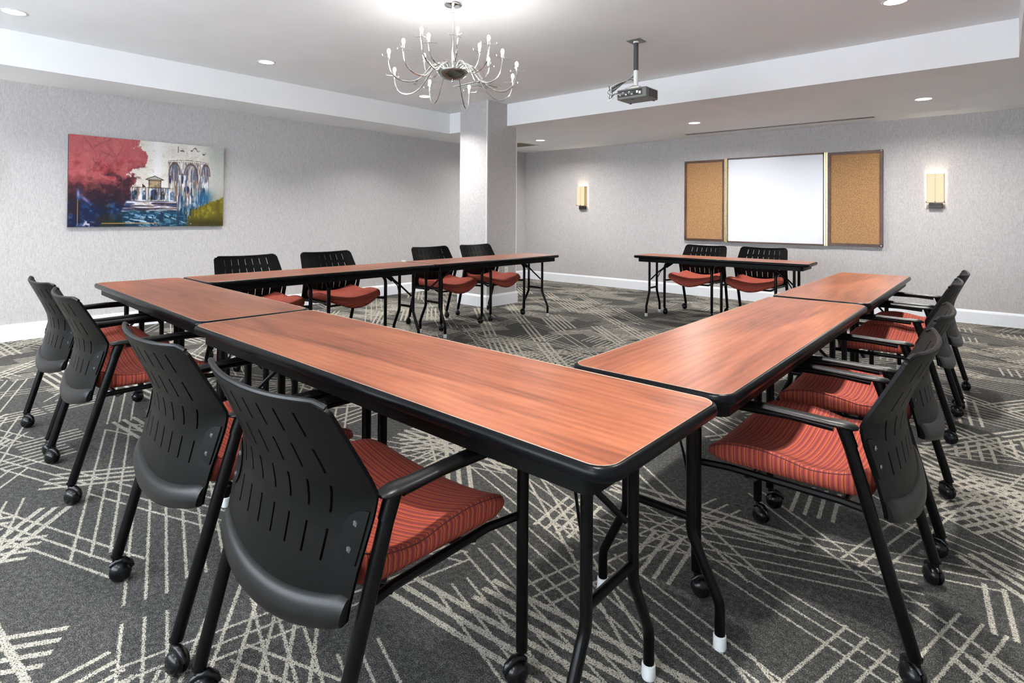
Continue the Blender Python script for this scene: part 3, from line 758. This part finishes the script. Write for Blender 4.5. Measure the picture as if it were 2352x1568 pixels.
# ================================================================== whiteboard cabinet
wb = empty('whiteboard_cabinet', (-2.452, YB - 0.001, 1.463)); tag(wb, 'open wall cabinet with white dry-erase panel between two cork doors', 'whiteboard')
def frame(name, parent, x0, x1, z0, z1, b, y0, y1, mat):
    m_ = MB(); m_.box(x0, x1, -y1, -y0, z1 - b, z1); m_.box(x0, x1, -y1, -y0, z0, z0 + b); m_.box(x0, x0 + b, -y1, -y0, z0 + b, z1 - b); m_.box(x1 - b, x1, -y1, -y0, z0 + b, z1 - b)
    return m_.build(name, mat, parent, smooth=False, bevel=0.002)
MB().box(-0.628, 0.632, -0.030, 0, -0.603, 0.603).build('white_panel', M['whiteboard'], wb, smooth=False, bevel=0.001)
fm = MB(); fm.box(-0.64, 0.645, -0.045, 0, 0.603, 0.622); fm.box(-0.64, 0.645, -0.045, 0, -0.622, -0.603)
fm.build('panel_frame', M['walnut'], wb, smooth=False, bevel=0.002)
for (x0, x1) in ((-1.305, -0.682), (0.690, 1.308)):
    d = MB().box(x0 + 0.02, x1 - 0.02, -0.030, -0.004, -0.598, 0.598).build('cork_door', M['cork'], wb, smooth=False)
    frame('door_frame', d, x0, x1, -0.615, 0.615, 0.034, 0.0, 0.042, M['walnut'])
    kn = MB()
    xo = x0 if x0 < 0 else x1
    for z in (-0.60, 0.60): kn.lathe([(.0001, -.050), (.006, -.050), (.006, -.042)], (xo + (0.016 if x0 < 0 else -0.016), 0, z), 10, 'y')
    kn.build('corner_stud', M['chrome'], d)
for x in (-0.662, 0.668):
    h = MB(); h.box(x - 0.020, x + 0.020, -0.046, -0.002, -0.622, 0.622)
    for i in range(30): h.lathe([(.004, -.0195), (.004, .0195)], (x, -0.047, -0.60 + i * 0.0414), 8, 'z')
    h.build('piano_hinge', M['brass'], wb, smooth=False)

# ================================================================== wall sconces
shade_m = NT('sconce_shade'); shade_m.set(0.7, 0, 0.2)
_v = shade_m.coord(); _sp = shade_m.n('ShaderNodeSeparateXYZ'); shade_m.l(_v, _sp.inputs[0])
_wv = shade_m.math('ABSOLUTE', shade_m.math('SINE', shade_m.math('MULTIPLY', _sp.outputs[0], 37.0)))
_c = shade_m.ramp(_wv, [(0.0, srgb(206, 168, 126)), (0.06, srgb(250, 232, 196)), (1.0, srgb(252, 238, 208))])
shade_m.base(srgb(140, 122, 96)); shade_m.l(_c, shade_m.b.inputs['Emission Color']); shade_m.b.inputs['Emission Strength'].default_value = 0.40; shade_m.m.cycles.emission_sampling = 'NONE'
def sconce(loc, rz, label, glow=1.0):
    """local: wall at y=0, room towards -y"""
    t = empty('wall_sconce', loc, rz); tag(t, label, 'lamp', 'wall sconces')
    w, dpt, z0, z1 = 0.085, 0.098, 1.408, 1.745
    s = MB()
    th = 0.003
    s.box(-w, w, -dpt, -dpt + th, z0, z1); s.box(-w, -w + th, -dpt + th, -0.013, z0, z1); s.box(w - th, w, -dpt + th, -0.013, z0, z1)
    so = s.build('shade', shade_m.m, t, smooth=False)
    ri = MB()
    for x in (-0.0835, 0.0, 0.0835): ri.box(x - 0.0012, x + 0.0012, -dpt - 0.0012, -dpt, z0, z1)
    ri.build('seam', M['beige_grey'], so, smooth=False)
    b = MB(); b.box(-0.064, 0.064, -0.055, -0.001, 1.336, 1.398); b.build('backplate', M['bronze'], t, smooth=False, bevel=0.003)
    g = MB(); g.box(-0.090, 0.090, -0.060, -0.050, 1.400, 1.406)
    for x in (-0.086, 0.0, 0.086): g.box(x - 0.004, x + 0.004, -0.102, -0.030, 1.400, 1.406); g.box(x - 0.004, x + 0.004, -0.104, -0.099, 1.400, 1.420)
    g.build('shade_bracket', M['bronze'], t, smooth=False)
    bulb = MB().lathe([(.0001, 1.54), (.012, 1.545), (.018, 1.57), (.016, 1.60), (.0001, 1.615)], (0, -0.055, 0), 12).build('bulb', emitter('sconce_bulb', (1, .82, .6, 1), 6.0), t)
    ld = bpy.data.lights.new('sconce_light', 'POINT'); ld.energy = SCONCE_W * glow; ld.color = (1.0, 0.86, 0.68); ld.shadow_soft_size = 0.02
    lo = bpy.data.objects.new('sconce_light', ld); COL.objects.link(lo); lo.parent = t; lo.location = (0, -0.055, 1.63)
    ld2 = ld.copy(); ld2.energy = SCONCE_W * 0.35 * glow; lo2 = bpy.data.objects.new('sconce_light', ld2); COL.objects.link(lo2); lo2.parent = t; lo2.location = (0, -0.055, 1.48)
    return t
sconce((-5.672, YB, 0), 0, 'lit fabric wall sconce between the column and the whiteboard')
sconce((-0.612, YB, 0), 0, 'lit fabric wall sconce to the right of the whiteboard')
sconce((XL, 0.60, 0), PI / 2, 'wall sconce at the left edge whose glow warms the wall beside the painting')

# ================================================================== recessed downlights
disc_m = emitter('downlight_lens', (1.0, 0.99, 0.97, 1), 3.0)
def downlight(x, y, z, label, power=1.0, spread=118):
    t = empty('recessed_downlight', (x, y, z)); tag(t, label, 'ceiling light', 'recessed downlights')
    MB().lathe([(.070, -.0005), (.070, -.004), (.078, -.005), (.086, -.002), (.087, -.0005)], (0, 0, 0), 28).build('trim_ring', M['white_plate'], t)
    MB().lathe([(.0001, -.0030), (.0695, -.0030), (.0695, -.0008), (.0001, -.0008)], (0, 0, 0), 28).build('lens', disc_m, t, smooth=False)
    ld = bpy.data.lights.new('downlight_lamp', 'AREA'); ld.shape = 'DISK'; ld.size = 0.13; ld.energy = DOWNLIGHT_W * power; ld.color = (1.0, 0.975, 0.94); ld.spread = math.radians(spread)
    lo = bpy.data.objects.new('downlight_lamp', ld); COL.objects.link(lo); lo.parent = t; lo.location = (0, 0, -0.008)
    return t
downlight(-5.71, 0.71, ZU, 'recessed downlight at the top left corner of the tray ceiling')
downlight(-5.60, 2.62, ZU, 'recessed downlight in the tray ceiling above the painting')
downlight(-5.62, 4.70, ZU, 'recessed downlight behind the chandelier near the column')
downlight(-0.575, 4.76, ZU, 'recessed downlight at the top right edge of the tray ceiling')
downlight(-0.622, 7.147, ZL, 'recessed downlight in the low ceiling near the right-hand sconce', 1.5, 160)
downlight(-3.049, 7.103, ZL, 'recessed downlight in the low ceiling above the whiteboard, beside the slot diffuser', 1.5, 160)
downlight(-5.679, 7.178, ZL, 'recessed downlight in the low ceiling beside the column', 1.5, 160)
for (x, y, lab) in ((-0.575, 2.62, 'added unseen recessed downlight above the large armchair at the right front'), (-0.575, 0.71, 'added unseen recessed downlight right above the camera'),
                    (-5.71, -1.2, 'added unseen recessed downlight by the painting wall, behind the camera'), (-0.575, -1.2, 'added unseen recessed downlight behind the camera on the right'), (-3.05, -1.2, 'added unseen recessed downlight behind the camera in the middle')):
    downlight(x, y, ZU, lab)  # out-of-view downlights added along the grid to supply more light

# ================================================================== chandelier
CX, CY = -2.992, 2.759
ch = empty('chandelier', (CX, CY, 0)); tag(ch, 'chrome chandelier with fifteen lit bulbs on curling arms', 'chandelier')
MB().lathe([(.0001, ZU - .030), (.020, ZU - .030), (.062, ZU - .022), (.066, ZU - .016), (.066, ZU - .0005)], (0, 0, 0), 28).build('ceiling_canopy', M['chrome'], ch)
MB().tube([(0, 0, ZU - .02), (0, 0, 2.235)], 0.0085, 12).build('stem', M['chrome'], ch)
MB().lathe([(.012, ZU - .075), (.013, ZU - .03)], (0, 0, 0), 14).build('stem_collar', M['chrome'], ch)
dish = MB().lathe([(.0001, 2.182), (.034, 2.186), (.070, 2.198), (.098, 2.219), (.111, 2.240), (.112, 2.245), (.104, 2.247), (.0001, 2.247)], (0, 0, 0), 32).build('dish', simple('dish_steel', (0.30, 0.31, 0.29, 1), 0.22, 1.0, 0.5, 0.15), ch)
MB().lathe([(.0001, 2.166), (.007, 2.169), (.009, 2.175), (.006, 2.183)], (0, 0, 0), 12).build('finial', M['chrome'], dish)
bulb_m = emitter('halogen_bulb', (1.0, 0.97, 0.90, 1), 14.0)
frost = simple('frosted_cup', (0.75, 0.76, 0.75, 1), 0.25, 0.5)
bulbs = [(-110, .47, 2.323), (-156, .47, 2.292), (160, .47, 2.268), (121, .47, 2.240), (64, .47, 2.260), (30, .47, 2.277), (2, .47, 2.306), (-13, .47, 2.370), (-68, .47, 2.402), (-86, .47, 2.347),
         (-80, .27, 2.430), (0, .27, 2.381), (-171, .27, 2.400), (61, .27, 2.359), (-36, .27, 2.468)]
def bez(P, n=8):
    """Catmull-Rom through points"""
    Q = [P[0]] + P + [P[-1]]; out = []
    for i in range(1, len(Q) - 2):
        p0, p1, p2, p3 = (Vector(q) for q in Q[i - 1:i + 3])
        for k in range(n):
            s = k / n; out.append(0.5 * ((2 * p1) + (p2 - p0) * s + (2 * p0 - 5 * p1 + 4 * p2 - p3) * s * s + (3 * p1 - p0 - 3 * p2 + p3) * s ** 3))
    out.append(Vector(P[-1])); return out
for (a, R_, z) in bulbs:
    a = math.radians(a); d = Vector((math.cos(a), math.sin(a), 0)); zb = z - .045
    def at(r, h): return d * r + Vector((0, 0, h))
    low = zb - (.145 if R_ > .4 else .105)
    if R_ > .4:
        P = [at(.05, 2.238), at(.062, 2.268), at(.105, 2.285), at(.165, 2.26), at(.26, (2.24 + low) / 2 - .03), at(.36, low), at(.44, low + .035), at(R_, zb - .03), at(R_, zb)]
    else:
        P = [at(.035, 2.238), at(.045, 2.285), at(.075, 2.312), at(.12, 2.285), at(.17, low - .02), at(.225, low), at(.258, low + .04), at(R_, zb - .02), at(R_, zb)]
    arm = MB().tube(bez(P), 0.0050, 8).build('arm', M['chrome'], ch)
    c = d * R_
    MB().lathe([(.006, zb - .002), (.009, zb), (.009, zb + .024), (.006, zb + .026)], c, 10).build('bulb_holder', frost, arm)
    st = MB()
    for k in range(3):
        q = a + k * 2 * PI / 3 + .5; e = Vector((math.cos(q), math.sin(q), 0))
        st.tube([c + Vector((0, 0, zb)), c + e * .058 + Vector((0, 0, zb + .002)), c + e * .060 + Vector((0, 0, zb + .012))], 0.0017, 6)
    st.build('star_pins', M['chrome'], arm)
    MB().lathe([(.0001, z - .020), (.008, z - .017), (.0125, z), (.009, z + .014), (.0001, z + .020)], c, 12).build('bulb', bulb_m, arm)
    ld = bpy.data.lights.new('chandelier_lamp', 'POINT'); ld.energy = CHANDELIER_W; ld.color = (1.0, 0.97, 0.91); ld.shadow_soft_size = 0.025
    lo = bpy.data.objects.new('chandelier_lamp', ld); COL.objects.link(lo); lo.parent = ch; lo.location = c + Vector((0, 0, z + .045))

# ================================================================== projector
pj = empty('ceiling_projector', (-2.35, 4.30, 0)); tag(pj, 'grey ceiling-mounted projector with a tangle of cables on a pole', 'projector')
px, py = -0.068, 0.096
MB().box(px - .062, px + .062, py - .062, py + .062, ZU - .006, ZU - .0005).build('mounting_plate', M['grey_metal'], pj, smooth=False)
MB().lathe([(.024, ZU - .02), (.024, ZU - .005)], (px, py, 0), 16).build('plate_collar', M['white_plate'], pj)
MB().lathe([(.0215, 2.485), (.0215, ZU - .018)], (px, py, 0), 18).build('pole', M['charcoal'], pj)
MB().lathe([(.020, 2.325), (.020, 2.486)], (px, py, 0), 18).build('lower_pole', M['white_plate'], pj)
hd = MB(); hd.box(px - .06, px + .075, py - .085, py + .05, 2.300, 2.326); hd.lathe([(.045, 2.290), (.05, 2.300), (.045, 2.335), (.022, 2.345)], (px, py - .03, 0), 16)
hd.build('mount_head', M['steel'], pj, smooth=False)
am = MB()
for s in (-1, 1): am.tube([(px + s * .02, py - .03, 2.30), (px + s * .10, py - .06, 2.298), (px + s * .125, py - .10, 2.286)], 0.006, 6)
am.build('mount_arm_set', M['steel'], pj)
body = MB().box(-.138, .138, -.105, .105, 2.200, 2.286).build('body', M['beige_grey'], pj, smooth=False, bevel=0.008)
pn = MB(); pn.box(-.125, .10, -.1068, -.104, 2.222, 2.274); pn.build('connector_panel', M['dark_slot'], body, smooth=False)
sk = MB()
for i, x in enumerate((-.105, -.078, -.05, -.02, .005, .055, .08)): sk.box(x - .009, x + .009, -.1095, -.1065, 2.232 + .008 * (i % 2), 2.252 + .008 * (i % 2))
sk.build('socket_row', M['white_plate'], body, smooth=False)
for i in range(4):
    for j in range(3):
        MB().box(.1372, .1392, -.055 + j * .05, -.018 + j * .05, 2.214 + i * .016, 2.224 + i * .016).build('vent_slat', M['dark_slot'], body, smooth=False)
ft = MB()
for (x, y) in ((-.11, .08), (.11, .08), (0, -.085)): ft.lathe([(.0001, 2.192), (.010, 2.193), (.010, 2.201)], (x, y, 0), 12)
ft.build('foot_set', M['charcoal'], body)
random.seed(4)
for k in range(7):
    x0 = -.105 + k * .022
    P = [(px - .016, py - .012, 2.455 - .01 * k), (px - .05, py - .05, 2.40), (-.14 - .01 * k, -.10, 2.345 - .012 * k), (-.185 + random.uniform(-.03, .02), -.12 + random.uniform(-.03, .02), 2.29 + random.uniform(-.03, .04)),
         (-.175 + random.uniform(-.03, .02), -.14, 2.225 + random.uniform(-.04, .02)), (-.13, -.15, 2.232 + random.uniform(0, .02)), (x0, -.135, 2.242), (x0, -.108, 2.243)]
    MB().tube(bez(P, 6), 0.0032, 6).build('cable', M['cable'] if k % 4 else M['white_plate'], pj)

# ================================================================== vents, sprinkler, outlets
dv = empty('air_diffuser', (-4.705, 4.745, ZU)); tag(dv, 'square louvred air diffuser in the tray ceiling behind the chandelier', 'air vent')
def sqring(h, b, z0, z1): 
    q = MB(); q.box(-h, h, h - b, h, z0, z1); q.box(-h, h, -h, -h + b, z0, z1); q.box(-h, -h + b, -h + b, h - b, z0, z1); q.box(h - b, h, -h + b, h - b, z0, z1); return q
MB().box(-.205, .205, -.205, .205, -.003, -.0005).build('backing', M['dark_slot'], dv, smooth=False)
for h, b, z in ((.21, .03, -.010), (.165, .024, -.018), (.12, .024, -.022), (.075, .075, -.026)):
    sqring(h, b, z, z + .007).build('louvre', M['white_plate'], dv, smooth=False)
rv = empty('return_grille', (-6.32, 7.40, ZL)); tag(rv, 'dark return air grille in the low ceiling beside the column', 'air vent')
MB().box(-.21, .21, -.23, .23, -.003, -.0005).build('backing', M['vent_brown'], rv, smooth=False)
q = MB(); q.box(-.235, .235, .225, .25, -.008, -.0005); q.box(-.235, .235, -.25, -.225, -.008, -.0005); q.box(-.235, -.21, -.225, .225, -.008, -.0005); q.box(.21, .235, -.225, .225, -.008, -.0005)
q.build('frame', M['white_plate'], rv, smooth=False)
for i in range(14):
    y = -.21 + i * .0323
    MB().box(-.209, .209, y - .003, y + .003, -.007, -.0025).build('slat', M['vent_brown'], rv, smooth=False)
sd = empty('slot_diffuser', (-2.385, 8.04, ZL)); tag(sd, 'long linear slot diffuser in the low ceiling above the whiteboard', 'air vent')
MB().box(-1.2, 1.2, -.055, .055, -.002, -.0004).build('backing', M['dark_slot'], sd, smooth=False)
q = MB()
for (a, b) in ((-.072, -.050), (-.007, .007), (.050, .072)): q.box(-1.215, 1.215, a, b, -.0026, -.0004)
q.box(-1.215, -1.2, -.072, .072, -.0026, -.0004); q.box(1.2, 1.215, -.072, .072, -.0026, -.0004)
q.build('frame', M['white_plate'], sd, smooth=False)
spk = empty('fire_sprinkler', (-5.072, 4.094, ZU)); tag(spk, 'small chrome fire sprinkler in the tray ceiling left of the chandelier dish', 'sprinkler')
MB().lathe([(.0001, -.008), (.03, -.008), (.036, -.0005)], (0, 0, 0), 18).build('escutcheon', M['chrome'], spk)
MB().lathe([(.006, -.008), (.006, -.03), (.018, -.032), (.018, -.036), (.0001, -.036)], (0, 0, 0), 14).build('deflector', M['chrome'], spk)

def outlet(loc, rz, label):
    t = empty('wall_outlet', loc, rz); tag(t, label, 'outlet', 'wall outlets')
    MB().box(-.037, .037, -.006, -.0005, -.058, .058).build('cover_plate', M['white_plate'], t, smooth=False, bevel=0.002)
    s = MB()
    for z in (-.022, .022):
        for x in (-.007, .007): s.box(x - .0015, x + .0015, -.0068, -.006, z - .006, z + .006)
        s.lathe([(.0001, -.0066), (.003, -.0066), (.003, -.006)], (0, 0, z - .012), 8, 'y')
    s.build('socket_slots', M['dark_slot'], t, smooth=False)
outlet((PX1, 5.575, .455), PI / 2, 'white outlet on the column, left one, half behind the chair back')
outlet((PX1, 5.755, .455), PI / 2, 'white outlet on the column, right one, above the chair seat')
outlet((XL, 5.47, .455), PI / 2, 'white wall plate just showing above the left-hand table row')
